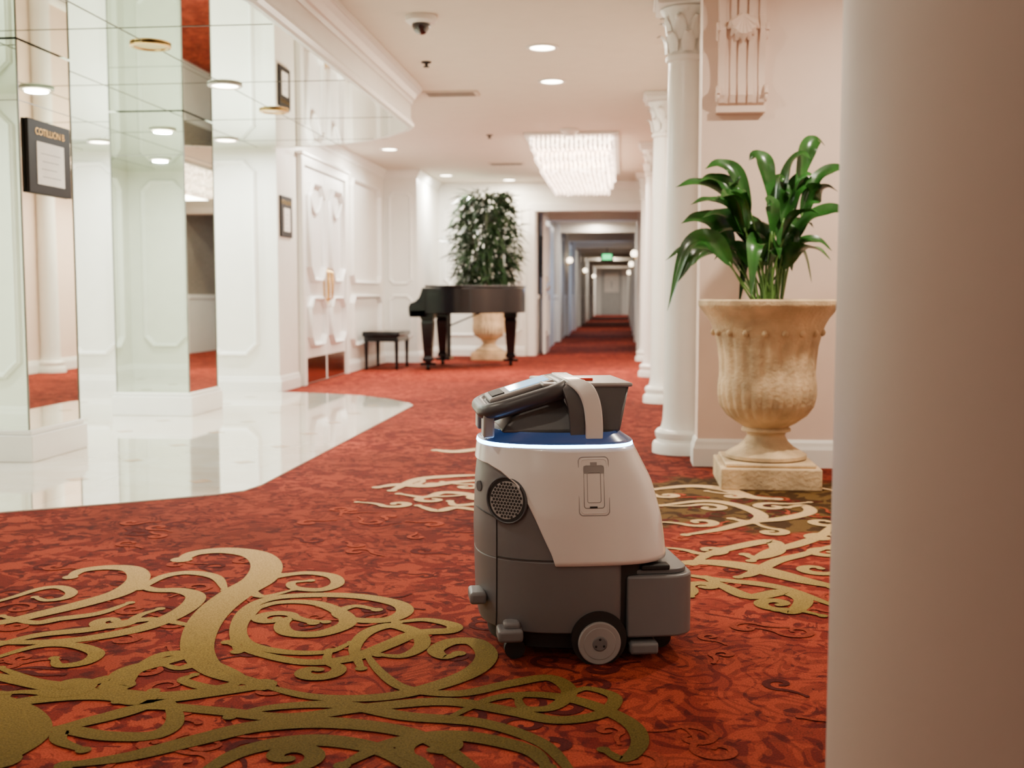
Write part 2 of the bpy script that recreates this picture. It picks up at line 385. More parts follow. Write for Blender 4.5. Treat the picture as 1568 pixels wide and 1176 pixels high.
b_=B(); b_.box(-1.36,-1.25,15.86,15.9,0,2.06); b_.box(.27,.34,15.86,15.9,0,2.06); b_.box(-1.36,.34,15.86,15.9,2.06,2.17); b_.box(-1.25,-1.23,15.88,16.15,0,2.06); b_.make('trim_corridor_opening','trim',bevel=.008)
cd=empty('door_1',(-1.165,16.3,0))
b_=B(); b_.box(0,.04,0,.8,.01,2.03); b_.panel((.04,.1,1.05),(0,1,0),(1,0,0),.6,.85); b_.panel((.04,.1,.25),(0,1,0),(1,0,0),.6,.65); b_.make('leaf','door',cd)
b_=B(); b_.box(.04,.046,.02,.07,.85,1.15); b_.tube([(.046,.045,.95),(.09,.045,.96),(.09,.06,1.0),(.09,.14,1.0)],.012,8); b_.make('handle','gold',cd)

def mcol(x0,x1,y0,y1):
    e=empty('mirrored_column',((x0+x1)/2,(y0+y1)/2,.006)); hx=(x1-x0)/2; hy=(y1-y0)/2
    b_=B(); b_.box(-hx+.03,hx-.03,-hy+.03,hy-.03,.1,2.153); b_.make('mirror_faces','mirror',e)
    b_=B(); b_.box(-hx,hx,-hy,hy,0,.14); b_.box(-hx+.012,hx-.012,-hy+.012,hy-.012,.14,.165); b_.make('base','trim',e,bevel=.006)
    b_=B()
    for sx_ in(-1,1):
        for sy_ in(-1,1):
            cx=sx_*(hx-.03); cy_=sy_*(hy-.03); b_.box(cx-.004,cx+.004,cy_-.004,cy_+.004,.165,2.153)
    for zz in(1.85,): b_.box(-hx+.028,hx-.028,-hy+.028,hy-.028,zz,zz+.004)
    b_.make('edge_beads','seam',e)
mcol(-3.66,-3.03,5.42,6.02); mcol(-3.66,-3.06,7.64,8.26)

def sign(x,y,z,w,h,text):
    e=empty('framed_sign',(x,y,z))
    b_=B(); b_.box(0,.018,-w/2,w/2,0,h); b_.make('frame','darkframe',e,bevel=.004)
    b_=B(); b_.box(.018,.021,-w/2+.08,w/2-.08,.05,h-.11); b_.make('notice','paper',e)
    cu=bpy.data.curves.new('lettering',type='FONT'); cu.body=text; cu.size=.05; cu.align_x='CENTER'; cu.extrude=.001
    o=bpy.data.objects.new('lettering',cu); COL.objects.link(o); o.parent=e; o.location=(.0195,0,h-.075); o.rotation_euler=(pi/2,0,pi/2); cu.materials.append(M['gold'])
    b_=B()
    for i in range(4): b_.box(.021,.0214,-w/2+.12+.01*(i%2),w/2-.12-.02*(i%3),h-.17-.04*i,h-.167-.04*i)
    b_.make('text_lines','mgrey',e)
sign(-3.058,5.72,1.40,.44,.38,'COTILLION B')
sign(-3.08,9.99,1.40,.34,.37,'COTILLION C')

# ------------------------------------------------------------------ ceiling fittings & lights
def area(name,loc,size,power,col,rot=(0,0,0),shape='DISK',sy_=None,parent=None,spread=None):
    l=bpy.data.lights.new(name,'AREA'); l.shape=shape; l.size=size; l.energy=power; l.color=col
    if sy_: l.size_y=sy_
    if spread: l.spread=math.radians(spread)
    o=bpy.data.objects.new(name,l); o.location=loc; o.rotation_euler=rot; COL.objects.link(o)
    if parent: o.parent=parent
    return o
WARM=(1,.87,.69); NEUT=(1,.95,.85); COOL=(.94,1,.92)
def downlight(x,y,z,power,col=WARM,lit=True,ringmat='trim'):
    e=empty('recessed_downlight',(x,y,z))
    b_=B(); b_.lathe([(.105,-.001),(.105,-.008),(.098,-.012),(.082,-.010),(.078,-.004),(.078,-.001)],n=32); b_.make('trim_ring',ringmat,e,auto=40)
    b_=B(); b_.lathe([(.0,-.005),(.078,-.005),(.078,-.0015)],n=32,cap=False); b_.make('lens','lamp' if lit else 'gold',e)
    if lit: area('light',(0,0,-.02),.13,power,col,parent=e)
for x,y,p in[(-.53,7.31,58),(-.54,8.45,52),(-2.56,12.15,60),(-2.36,14.84,88),(-1.58,15.5,45),(-.5,4.3,24),(-.5,1.2,7),(-1.9,2.6,27),(-1.2,-1.4,30),(1.3,4.4,60),(1.5,1.2,16),(-2.5,10.6,54)]:  # near-hall, rear and pier-side downlights are added out of view for light
    downlight(x,y,H,p,WARM if x>-2 else NEUT)
for x,y,l in[(-2.45,6.76,1),(-2.45,5.67,0),(-2.45,7.73,0),(-3.6,6.82,1),(-4.4,9.1,1),(-4.4,5.0,1),(-4.4,7.0,1),(-3.3,9.1,1)]:  # deeper alcove includes added downlights that brighten it
    downlight(x,y,2.162,48,COOL,bool(l),'gold' if not l else 'trim')

def chandelier(x,y,power):
    e=empty('crystal_chandelier',(x,y,H))
    b_=B(); b_.box(-.47,.47,-1.95,1.75,-.03,-.0005); b_.make('ceiling_pan','trim',e,bevel=.008)
    b_=B()
    for (hx,y0,y1,zt,zb) in[(.40,-1.75,1.6,-.03,-.15),(.37,-1.55,1.45,-.13,-.25),(.33,-1.3,1.3,-.22,-.34)]:
        st=.045
        nx=int(2*hx/st); ny=int((y1-y0)/st)
        for i in range(nx+1):
            for j in range(ny+1):
                edge=i in(0,nx) or j in(0,ny)
                if not edge and (i+j)%2: continue
                px=-hx+i*2*hx/nx; py=y0+j*(y1-y0)/ny; dz=random.uniform(-.006,.006)
                zz=zb+dz; ztt=zt if edge else zb+.06
                w=.018
                b_.add([(px-w,py-w,ztt),(px+w,py-w,ztt),(px+w,py+w,ztt),(px-w,py+w,ztt),(px-w,py-w,zz+.02),(px+w,py-w,zz+.02),(px+w,py+w,zz+.02),(px-w,py+w,zz+.02),(px,py,zz)],
                   [(0,1,5,4),(1,2,6,5),(2,3,7,6),(3,0,4,7),(4,5,8),(5,6,8),(6,7,8),(7,4,8)])
        b_.box(-hx+.02,hx-.02,y0+.02,y1-.02,zb+.06,zb+.065,1)
    b_.make('crystal_tiers',['crystal','bulb'],e)
    area('light',(0,-.1,-.37),.6,power,(1,.87,.74),shape='RECTANGLE',sy_=2.4,parent=e)
chandelier(-.52,13.0,130)

e=empty('dome_security_camera',(-1.167,6.45,H))
b_=B(); b_.lathe([(.09,-.001),(.09,-.03),(.07,-.045),(.0,-.045)],n=32,cap=False); b_.make('housing','trim',e,auto=40)
b_=B(); b_.lathe([(.055*math.cos(a),-.045-.06*math.sin(a)) for a in[i*pi/20 for i in range(11)]],n=24); b_.make('dome','dome',e,smooth=True)
for x,y in[(-1.357,7.69),(-1.34,11.2)]:
    e=empty('fire_sprinkler',(x,y,H)); b_=B(); b_.lathe([(.035,-.001),(.032,-.008),(.012,-.01),(.01,-.03),(.022,-.032),(.022,-.036),(0,-.036)],n=20); b_.make('head','darkframe',e,auto=40)
e=empty('smoke_detector',(-.526,10.9,H)); b_=B(); b_.lathe([(.09,-.001),(.09,-.02),(.07,-.035),(.05,-.04),(.045,-.06),(0,-.062)],n=24); b_.make('body','trim',e,auto=40)
for x,y in[(-1.37,8.87),(-1.42,13.6)]:
    e=empty('air_vent',(x,y,H)); b_=B(); b_.box(-.22,.22,-.11,.11,-.012,-.001,0)
    for i in range(6): b_.box(-.19,.19,-.085+i*.032,-.070+i*.032,-.0135,-.012,1)
    b_.make('grille',['vent','ventd'],e)
e=empty('exit_sign',(-.42,29.5,1.82)); b_=B(); b_.box(-.17,.17,-.02,.02,-.04,.15,0); b_.box(-.12,.12,-.024,-.02,-.015,.125,1); b_.box(-.01,.01,-.01,.01,.15,.38,0); b_.make('box',['darkframe','exit'],e)
for k,(x,y) in enumerate([(.20,20.3),(-1.14,24.0),(.20,27.1),(-1.14,33.9),(.20,37.3),(-1.14,44.1)]):
    e=empty('wall_sconce',(x,y,1.62)); s=1 if x>0 else -1
    b_=B(); b_.lathe([(.06*math.sin(a)+.001,.0-.06*math.cos(a)) for a in[i*pi/10 for i in range(11)]],n=16); b_.make('globe','globe',e,smooth=True)
    b_=B(); b_.cyl((0,0,-.055),(0,0,-.10),.025,.018); b_.cyl((0,0,-.09),(s*.085,0,-.09),.012); b_.make('bracket','gold',e,auto=40)
for y,p in((20,30),(28,34),(37,34),(46.5,70)): area('corridor_fill_light',(-.5,y+.6,2.19),.5,p,(1,.90,.78))  # bare area lamps added to light the corridor, no fixture modelled
for y in(18.7,25.4): area('corridor_cool_fill',(.22,y,1.3),.7,22,(.55,.70,1),rot=(0,pi/2,0),shape='RECTANGLE',sy_=.7)  # added bluish lamps wash the left wall, no window there
# framed picture on the corridor's left wall
e=empty('framed_picture',(-1.249,17.14,1.15)); b_=B(); b_.box(0,.02,-.14,.14,0,.62,0); b_.box(.02,.022,-.10,.10,.05,.57,1); b_.make('frame',['darkframe','taupe'],e)

# ------------------------------------------------------------------ hall columns
def column(x,y):
    e=empty('classical_column',(x,y,0))
    b_=B(); b_.lathe([(.165,.0),(.165,.045),(.158,.06),(.145,.066),(.142,.08),(.150,.095),(.15,.115),(.138,.13),(.122,.135),(.116,.15),(.110,.18),(.106,.24),(.105,1.0),(.098,2.12),(.112,2.13),(.114,2.15),(.10,2.165),(.098,2.18),(.105,2.27),(.125,2.36),(.145,2.40),(.12,2.41)],n=48)
    b_.make('shaft','trim',e,auto=35)
    b_=B(); b_.box(-.165,.165,-.165,.165,2.405,2.44); b_.box(-.18,.18,-.18,.18,2.44,2.4695); b_.make('abacus','trim',e,bevel=.006)
    b_=B()
    for tier,(z0,hh,off) in enumerate([(2.17,.12,0),(2.23,.15,pi/8)]):
        for i in range(8):
            a=off+i*pi/4; d=Vector((math.cos(a),math.sin(a),0)); t=Vector((-d.y,d.x,0)); pts=[]
            for k in range(7):
                s=k/6; r=.104+.015*s+(.035*max(0,s-.6)/.4); z=z0+hh*(s if s<.85 else .85-(s-.85)*.6); w=.036*math.sin(pi*(.25+.7*s))
                pts+= [d*r-t*w+Vector((0,0,z)), d*(r+.012)+Vector((0,0,z)), d*r+t*w+Vector((0,0,z))]
            f=[]
            for k in range(6):
                for q in(0,1): f.append((k*3+q,k*3+q+1,k*3+q+4,k*3+q+3))
            b_.add(pts,f)
    b_.make('acanthus_leaves','trim',e,smooth=True)
for y in(6.2,9.1,12.0,14.9): column(.335,y)

e=empty('round_pillar',(.652,1.5,0))
b_=B(); b_.lathe([(.366,0),(.366,.4),(.366,1.2),(.366,H-.002)],n=128); b_.make('shaft','pillar',e,auto=40)

# corbel
e=empty('scroll_corbel',(.572,5.70,1.80))
side=[(0,0),(.035,0),(.06,.015),(.075,.05),(.065,.09),(.05,.13),(.05,.2),(.065,.27),(.095,.32),(.105,.36),(.085,.40),(.07,.43),(.08,.5),(.12,.56),(.15,.60),(.155,.61),(.0,.61)]
b_=B()
def ex(x0,x1,sc,mi=0):
    n=len(side); v=[(x0,-max(.0,d*sc),z) for d,z in side]+[(x1,-max(.0,d*sc),z) for d,z in side]
    b_.add(v,[tuple(range(n-1,-1,-1)),tuple(range(n,2*n))]+[(i,(i+1)%n,n+(i+1)%n,n+i) for i in range(n)],mi)
ex(-.105,.105,.90)
for x0,x1 in[(-.112,-.082),(-.055,-.030),(-.018,.018),(.030,.055),(.082,.112)]: ex(x0,x1,1.10)
b_.box(-.13,.13,-.19,0,.61,.64); b_.box(-.15,.15,-.21,0,.64,.6695); b_.box(-.12,.12,-.06,0,-.03,0)
for z0,r in((.05,.05),(.35,.055)):
    for sx_ in(-1,1): b_.tube([(sx_*.115,-(.06+r*(1-t)*math.cos(9*t)),z0+r*(1-t)*math.sin(9*t)) for t in[i/20 for i in range(20)]],.010,6)
for zc,yo in((.42,-.115),):
  for i in range(7):
    a=-pi/2+(i-3)*.36; b_.tube([(0,yo,zc),(.06*math.cos(a),yo-.016,zc+.09*math.sin(a)),(.085*math.cos(a),yo+.01,zc+.12*math.sin(a))],[.016,.023,.006],8)
b_.make('carving','wallpink',e,auto=30,bevel=.003)

# ------------------------------------------------------------------ urns and plants
def urn(name,x,y):
    e=empty(name,(x,y,0))
    prof=[(.15,.115),(.185,.125),(.185,.14),(.16,.155),(.125,.175),(.10,.20),(.085,.225),(.09,.24),(.112,.247),(.112,.257),(.10,.265),(.135,.285),(.18,.32),(.205,.36),(.216,.41),(.219,.46),(.218,.52),(.221,.58),(.228,.64),(.240,.69),(.256,.735),(.272,.765),(.300,.800),(.312,.815),(.318,.825),(.318,.845),(.308,.852),(.295,.845),(.285,.80)]
    def fl(t,j,z):
        if .28<z<.50: k=math.sin(pi*(z-.28)/.22); return 1+.045*k*abs(math.sin(t*14))
        if .50<=z<.68: return 1-.035*max(0,math.cos(t*18))*min(1,(z-.49)/.04)*min(1,(.69-z)/.04)
        return 1
    pp=[]
    for (a,b2) in zip(prof,prof[1:]):
        for k in range(3): pp.append((a[0]+(b2[0]-a[0])*k/3,a[1]+(b2[1]-a[1])*k/3))
    pp.append(prof[-1])
    b_=B(); b_.lathe(pp,n=168,fl=fl,cap=False); b_.make('fluted_bowl','stone',e,auto=50)
    b_=B()
    for i in range(18):
        a=2*pi*i/18; b_.lathe([(.002,.685),(.012,.692),(.015,.702),(.010,.713),(.002,.718)],.246*math.cos(a),.246*math.sin(a),n=8)
    b_.make('bead_ornaments','stone',e,smooth=True)
    b_=B(); b_.box(-.222,.222,-.222,.222,0,.10); b_.box(-.20,.20,-.20,.20,.10,.118); b_.make('plinth','stone',e,bevel=.008)
    b_=B(); b_.lathe([(.0,.81),(.15,.815),(.284,.80)],n=32,cap=False); b_.make('soil','soil',e)
    return e
u1=urn('potted_peace_lily',.665,5.20); u2=urn('potted_weeping_fig',-1.80,14.95)

def leafblade(b_,path,W,t0,mi=0):
    pts=catmull(path,8); n=len(pts); k0=int(t0*n); side_prev=None
    b_.tube(pts[:k0+2],[.0055-.002*i/(k0+2) for i in range(k0+2)],6,mi=1)
    v=[];f=[];L=n-k0
    up=Vector((random.uniform(-.7,.7),random.uniform(-1.3,.1),1)).normalized()
    for i in range(k0,n):
        s=(i-k0)/(L-1); t=(pts[min(i+1,n-1)]-pts[max(i-1,0)]).normalized()
        sd=t.cross(up)
        if sd.length<.15 and side_prev: sd=side_prev.copy()
        sd.normalize()
        if side_prev: sd=(sd*.4+side_prev*.6); sd=(sd-t*sd.dot(t)).normalized()
        side_prev=sd; nn=sd.cross(t).normalized()
        w=W*(math.sin(pi*min(1,s**.66))**1.05+.02) if s<1 else .0008
        wave=.006*math.sin(s*14)
        v+=[pts[i]-sd*w+nn*(w*.35+wave*(1-s)),pts[i]-sd*w*.5+nn*w*.14,pts[i],pts[i]+sd*w*.5+nn*w*.14,pts[i]+sd*w+nn*(w*.35-wave*(1-s))]
    for i in range(L-1):
        for q in range(4): f.append((i*5+q,i*5+q+1,i*5+q+6,i*5+q+5))
    b_.add(v,f,mi)
tips=[(-.43,1.36),(-.465,.80),(-.47,1.03),(-.40,1.20),(-.30,1.44),(-.10,1.48),(.25,1.55),(.34,1.41),(.29,1.33),(.33,1.22),(.28,1.07),(.24,1.02),(-.13,.80),(.09,1.33),(.17,1.48),(-.37,1.27),(-.33,1.38),(.03,1.03),(.13,1.12),(-.25,1.03),(-.02,1.27),(.05,1.38),(-.20,1.35),(-.28,1.12),(.20,1.22),(-.41,.93),(-.05,1.12),(.11,.98),(-.17,1.18),(.24,1.36)]
b_=B()
for i,(dx,z) in enumerate(tips+tips[::2]):
    if i>=len(tips):
        dx=dx*.8+random.uniform(-.06,.06); z=z-random.uniform(.02,.16) ; z=max(z,.86)
    dy=random.uniform(-.28,.26) if i>=len(tips) else random.uniform(-.22,.12)
    hz=max(z,1.02)
    droop=max(0,1.22-z)*.6
    b0=Vector((random.uniform(-.06,.06),random.uniform(-.06,.06),.80))
    tip=Vector((dx,dy,z)); 
    p1=b0.lerp(tip,.20); p1.z=.80+(hz-.80)*.48+.02
    p2=b0.lerp(tip,.48); p2.z=.80+(hz-.80)*.88+.03+droop*.30
    p3=b0.lerp(tip,.78); p3.z=max(z,.8+(hz-.8)*.9)+.02+droop*.28
    leafblade(b_,[b0,p1,p2,p3,tip],random.uniform(.034,.050),.34)
b_.make('foliage',['leaf','stem'],u1,smooth=True)

b_=B()
for i in range(9):
    a=random.uniform(0,2*pi); r=random.uniform(.1,.3)
    b_.tube([(.03*math.cos(a),.03*math.sin(a),.8),(r*.5*math.cos(a),r*.5*math.sin(a),1.2),(r*math.cos(a),r*math.sin(a),1.9)],[.014,.01,.004],6,mi=1)
for i in range(1700):
    z=random.uniform(1.0,2.24); t=(z-.95)/1.31
    R=.44*(math.sin(pi*(t*.66+.20))**.5)
    a=random.uniform(0,2*pi); r=R*math.sqrt(random.uniform(.05,1))*random.uniform(.7,1.1)
    p=Vector((-.04+r*math.cos(a),r*math.sin(a),z))
    d=Vector((math.cos(a)*.8+random.uniform(-.5,.5),math.sin(a)*.8+random.uniform(-.5,.5),random.uniform(-1.3,.6))).normalized()
    s=d.cross(Vector((random.uniform(-.6,.6),random.uniform(-.6,.6),1))).normalized(); L=random.uniform(.14,.27); w=L*.11
    b_.add([p,p+d*L*.35-s*w,p+d*L+Vector((0,0,-.04)),p+d*L*.35+s*w],[(0,1,2,3)],0)
b_.make('foliage',['leaf2','twig'],u2)

# ------------------------------------------------------------------ grand piano
e=empty('grand_piano',(-1.75,13.2,0))
out=[(-2.25,12.6),(-1.98,12.6),(-1.80,12.66),(-1.65,12.80),(-1.54,12.98),(-1.42,13.13),(-1.30,13.22),(-1.22,13.34),(-1.19,13.5),(-1.20,13.7),(-1.28,13.86),(-1.42,13.93),(-2.25,13.95)]
out=[(x+1.75,y-13.2) for x,y in out]
sm=[tuple(p)[:2] for p in catmull([(x,y,0) for x,y in out],4)]
b_=B(); b_.prism(sm,.66,.955); b_.make('case','black',e,bevel=.006)
b_=B(); b_.prism([(x*1.015,y*1.02) for x,y in sm],.96,.985); b_.make('lid','black',e,bevel=.006)
b_=B(); b_.box(-.68,-.5,-.6,.75,.62,.70)
for y0,y1 in((-.6,-.55),(.70,.75)):
    pr=[(-.69,.62),(-.5,.62),(-.5,.955),(-.54,.955),(-.555,.90),(-.58,.84),(-.62,.80),(-.68,.78),(-.70,.74),(-.70,.68)]
    n=len(pr); b_.add([(x,y0,z) for x,z in pr]+[(x,y1,z) for x,z in pr],[tuple(range(n-1,-1,-1)),tuple(range(n,2*n))]+[(i,(i+1)%n,n+(i+1)%n,n+i) for i in range(n)])
b_.box(-.53,-.5,-.55,.70,.70,.87); b_.make('keyboard_cheeks','black',e,bevel=.005)
b_=B()
for i in range(52): y0=-.55+i*.02404; b_.box(-.67,-.53,y0,y0+.0225,.70,.718,0)
for i in range(51):
    if i%7 in(1,4): continue
    y0=-.55+(i+1)*.02404; b_.box(-.62,-.53,y0-.006,y0+.006,.718,.728,1)
b_.make('keys',['ivory','blk'],e)
b_=B()
for x,y in[(-.50,-.44),(-.50,.62),(.38,.42)]:
    prof=[(.078,.66),(.078,.60),(.065,.585),(.072,.55),(.055,.30),(.046,.16),(.06,.14),(.06,.11),(.032,.10),(.027,.06)]
    for k in range(len(prof)-1):
        (r0,z0),(r1,z1)=prof[k],prof[k+1]
        b_.add([(x-r0,y-r0,z0),(x+r0,y-r0,z0),(x+r0,y+r0,z0),(x-r0,y+r0,z0),(x-r1,y-r1,z1),(x+r1,y-r1,z1),(x+r1,y+r1,z1),(x-r1,y+r1,z1)],[(0,1,5,4),(1,2,6,5),(2,3,7,6),(3,0,4,7)])
    b_.cyl((x-.02,y,.035),(x+.02,y,.035),.035,n=20)
    b_.box(x-.09,x+.09,y-.02,y+.02,.055,.09)
b_.make('legs','black',e,auto=30)
b_=B(); b_.box(-.36,-.30,-.10,.18,.10,.14)
for y in(-.04,.12): b_.cyl((-.33,y,.14),(-.33,y,.66),.013)
for y in(-.03,.04,.11): b_.box(-.47,-.33,y-.014,y+.014,.10,.112)
b_.cyl((-.33,.04,.5),(.05,.04,.66),.01); b_.make('pedal_lyre','black',e,auto=30)

e=empty('piano_bench',(-2.80,13.05,0))
b_=B(); b_.box(-.22,.22,-.36,.36,.385,.45); b_.make('cushioned_seat','black',e,bevel=.018)
b_=B(); b_.box(-.20,.20,-.34,.34,.33,.385)
for x in(-.18,.18):
    for y in(-.31,.31): b_.cyl((x,y,.36),(x,y,0),.026,.016,n=10)
b_.make('frame_and_legs','black',e,auto=30)

# ------------------------------------------------------------------ cleaning robot
RB=empty('floor_cleaning_robot',(-.118,2.785,0),math.radians(12))
def interp(tab,z):
    if z<=tab[0][0]: return tab[0][1]
    for (a,va),(c,vc) in zip(tab,tab[1:]):
        if z<=c:
            t=(z-a)/(c-a); return va+(vc-va)*t
    return tab[-1][1]
def sst(tab):
    return lambda z: (interp(tab,z-.012)+interp(tab,z)*2+interp(tab,z+.012))/4
FR=sst([(.06,.240),(.10,.250),(.30,.255),(.42,.251),(.516,.240)])
RR=sst([(.06,.212),(.24,.212),(.33,.200),(.42,.174),(.516,.124)])
BB=sst([(.06,.205),(.12,.214),(.24,.216),(.36,.209),(.45,.195),(.516,.178)])
NF,NR=2.5,3.2
def spt(th,z,off=0,rear=None):
    c,s=math.cos(th),math.sin(th)
    n=NF if c<0 else NR
    a=(FR(z) if c<0 else (rear if rear is not None else RR(z)))+off; b2=BB(z)+off
    if c>=0 and rear is not None: n=9
    return Vector((math.copysign(a*abs(c)**(2/n),c), math.copysign(b2*abs(s)**(2/n),s), z))
def sy_at(x,z,off=0):
    n=NF if x<0 else NR; a=(FR(z) if x<0 else RR(z))+off; b2=BB(z)+off
    return -b2*(max(0,1-(abs(x)/a)**n))**(1/n)
def loft(zs,off=0,rear=None,n=120):
    v=[];f=[]
    for z in zs:
        for i in range(n): v.append(spt(2*pi*i/n,z,off,rear))
    for j in range(len(zs)-1):
        for i in range(n):
            i2=(i+1)%n; f.append((j*n+i,j*n+i2,(j+1)*n+i2,(j+1)*n+i))
    f.append(tuple(range(n-1,-1,-1))); f.append(tuple((len(zs)-1)*n+i for i in range(n)))
    return v,f
b_=B(); b_.add(*loft([.07+i*(.245-.07)/8 for i in range(9)],0,.086)); b_.make('lower_body','grey',RB,auto=40,bevel=.004)
b_=B(); b_.add(*loft([.245+i*(.514-.245)/16 for i in range(17)],0)); b_.make('upper_body','grey',RB,auto=40)
b_=B(); v,f=loft([.03,.07,.10],-.02); b_.add(v,f); v,f=loft([.08,.2,.243],-.012); b_.add(v,f); b_.make('undercarriage','blk',RB,auto=40)
zl=[(-.26,.468),(-.235,.466),(-.205,.452),(-.17,.425),(-.145,.385),(-.125,.345),(-.105,.30),(-.088,.262),(-.080,.236),(.3,.236)]
n=720; rows=24; v=[];f=[]
for j in range(rows+1):
    for i in range(n):
        th=2*pi*i/n; x=spt(th,.4,.006).x; zz=interp(zl,x); z=zz+(.510-zz)*j/rows
        v.append(spt(th,z,.006))
for j in range(rows):
    for i in range(n):
        i2=(i+1)%n; f.append((j*n+i,j*n+i2,(j+1)*n+i2,(j+1)*n+i))
b_=B(); b_.add(v,f); sh=b_.make('white_shell','white',RB,smooth=True)
md=sh.modifiers.new('sol','SOLIDIFY'); md.thickness=.006; md.offset=-1
def ringband(z0,o0,z1,o1,mt,name,n=160):
    v=[];f=[]
    for z,o in((z0,o0),(z1,o1)):
        for i in range(n):
            p=spt(2*pi*i/n,.514,o); p.z=z; v.append(p)
    for i in range(n):
        i2=(i+1)%n; f.append((i,i2,n+i2,n+i))
    b_=B(); b_.add(v,f); return b_.make(name,mt,RB,smooth=True)
ringband(.5090,.0068,.5180,.0050,'led','led_strip')
ringband(.5180,.0050,.522,-.004,'ledspill','led_spill_lip')
ringband(.522,-.004,.543,-.030,'ledspill','led_spill_shoulder')  # lip and shoulder carry painted-in LED spill, not a light source
v=[];n=100
for o,z in((-.030,.543),(-.05,.546)):
    for i in range(n):
        p=spt(2*pi*i/n,.514,o); p.z=z; v.append(p)
f=[(i,(i+1)%n,n+(i+1)%n,n+i) for i in range(n)]+[tuple(n+i for i in range(n))]
b_=B(); b_.add(v,f); b_.make('top_deck','dgrey',RB)
b_=B()
def seam(pts,r=.0016,off=.0005): b_.tube([(x,sy_at(x,z,off),z) for x,z in pts],r,6)
seam([(-.212,z) for z in[.075+i*.265/20 for i in range(21)]])
seam([(-.212-.04*t,.340+.012*t) for t in[i/10 for i in range(11)]])
seam([(-.212+.13*t,.248) for t in[i/16 for i in range(17)]],.0012)
b_.make('seam_lines','blk',RB)
def rbox(x0,x1,hb,z0,z1,r,nm,mt,bev=.006):
    poly=[]
    for cx,cy,a0 in[(x1-r,hb-r,0),(x0+.006,hb-.006,pi/2),(x0+.006,-hb+.006,pi),(x1-r,-hb+r,3*pi/2)]:
        rr=r if cx>x0+.01 else .006
        for k in range(9): a=a0+k*pi/16; poly.append((cx+rr*math.cos(a),cy+rr*math.sin(a)))
    b_=B(); b_.prism(poly,z0,z1); return b_.make(nm,mt,RB,bevel=bev)
rbox(.094,.262,.206,.055,.204,.06,'recovery_box','grey')
rbox(.10,.25,.19,.204,.216,.05,'recovery_box_lid','mgrey',bev=.003)
b_=B(); b_.box(.13,.20,-.195,-.16,.215,.228); b_.make('box_latch','blk',RB,bevel=.004)
WX=.024
yw=-.216
b_=B(); b_.cyl((WX,yw-.003,.060),(WX,yw+.06,.060),.066,n=48); b_.make('wheel_arch','blk',RB,auto=40)
b_=B()
for s in(-1,1):
    b_.cyl((WX,s*.228,.051),(WX,s*.19,.051),.051,n=48,mi=0); b_.cyl((WX,s*.229,.051),(WX,s*.2,.051),.040,n=40,mi=1); b_.cyl((WX,s*.231,.051),(WX,s*.2,.051),.018,.022,n=24,mi=2)
    for k in range(3):
        a=pi/2+k*2*pi/3; b_.cyl((WX+.011*math.cos(a),s*.2325,.051+.011*math.sin(a)),(WX+.011*math.cos(a),s*.22,.051+.011*math.sin(a)),.0035,n=10,mi=3)
b_.make('drive_wheels',['lgrey','lgrey','grey','blk'],RB,auto=40,bevel=.003)
b_=B(); b_.box(.10,.17,-.215,-.12,.015,.045); b_.make('rear_squeegee_foot','grey',RB,bevel=.008)
b_=B(); b_.box(-.215,-.155,-.215,-.15,.055,.085); b_.box(-.2,-.16,-.2,-.16,.08,.10); b_.make('front_bumper_foot','grey',RB,bevel=.008)
b_=B(); b_.box(-.275,-.235,-.13,-.05,.125,.155); b_.make('front_bumper_bracket','grey',RB,bevel=.008)
b_=B()
for x,y in((-.17,-.15),(-.17,.15),(.2,-.1),(.2,.1)): b_.cyl((x,y-.012,.025),(x,y+.012,.025),.025,n=20)
b_.make('casters','blk',RB,auto=40)
sx0=-.188; sz=.385
p=Vector((sx0,sy_at(sx0,sz),sz)); q=Vector((sx0+.004,sy_at(sx0+.004,sz),sz)); tx=(q-p).normalized()
q2=Vector((sx0,sy_at(sx0,sz+.01),sz+.01)); tz=(q2-p).normalized(); nn=tx.cross(tz).normalized()
if nn.y>0: nn=-nn
b_=B(); b_.cyl(p+nn*.003,p-nn*.03,.053,n=48,mi=0)
b_.tube([p+nn*.003+tx*(.054*math.cos(t))+tz*(.054*math.sin(t)) for t in[2*pi*i/40 for i in range(40)]],.0025,8,closed=True,mi=1)
a_=p+nn*.0035
b_.cyl(a_,a_-nn*.01,.045,n=40,mi=2)
for i in range(-6,7):
    for j in range(-6,7):
        cx=(i+.5*(j%2))*.0088; cz=j*.0077
        if math.hypot(cx,cz)<.041: o=p+nn*.0042+tx*cx+tz*cz; b_.cyl(o,o-nn*.002,.0036,n=6,mi=0)
b_.make('round_speaker_grille',['blk','dgrey','lgrey'],RB,auto=40)
px_=-.245; p=Vector((px_,sy_at(px_,.405),.405)); b_=B(); nn2=Vector((-.9,-.4,0)).normalized(); b_.cyl(p+nn2*.004,p-nn2*.01,.013,n=20); b_.make('side_button','dgrey',RB,auto=40)
def rrect(x0,x1,z0,z1,r,n=6):
    o=[]
    for cx,cz,a0 in((x1-r,z1-r,0),(x0+r,z1-r,pi/2),(x0+r,z0+r,pi),(x1-r,z0+r,1.5*pi)):
        for k in range(n+1): a=a0+k*pi/2/n; o.append((cx+r*math.cos(a),cz+r*math.sin(a)))
    return o
b_=B()
def patch(x0,x1,z0,z1,off,mi):
    nx,nz=8,10; v=[(x0+(x1-x0)*i/nx,sy_at(x0+(x1-x0)*i/nx,z0+(z1-z0)*j/nz,off),z0+(z1-z0)*j/nz) for j in range(nz+1) for i in range(nx+1)]
    b_.add(v,[(j*(nx+1)+i,j*(nx+1)+i+1,(j+1)*(nx+1)+i+1,(j+1)*(nx+1)+i) for j in range(nz) for i in range(nx)],mi)
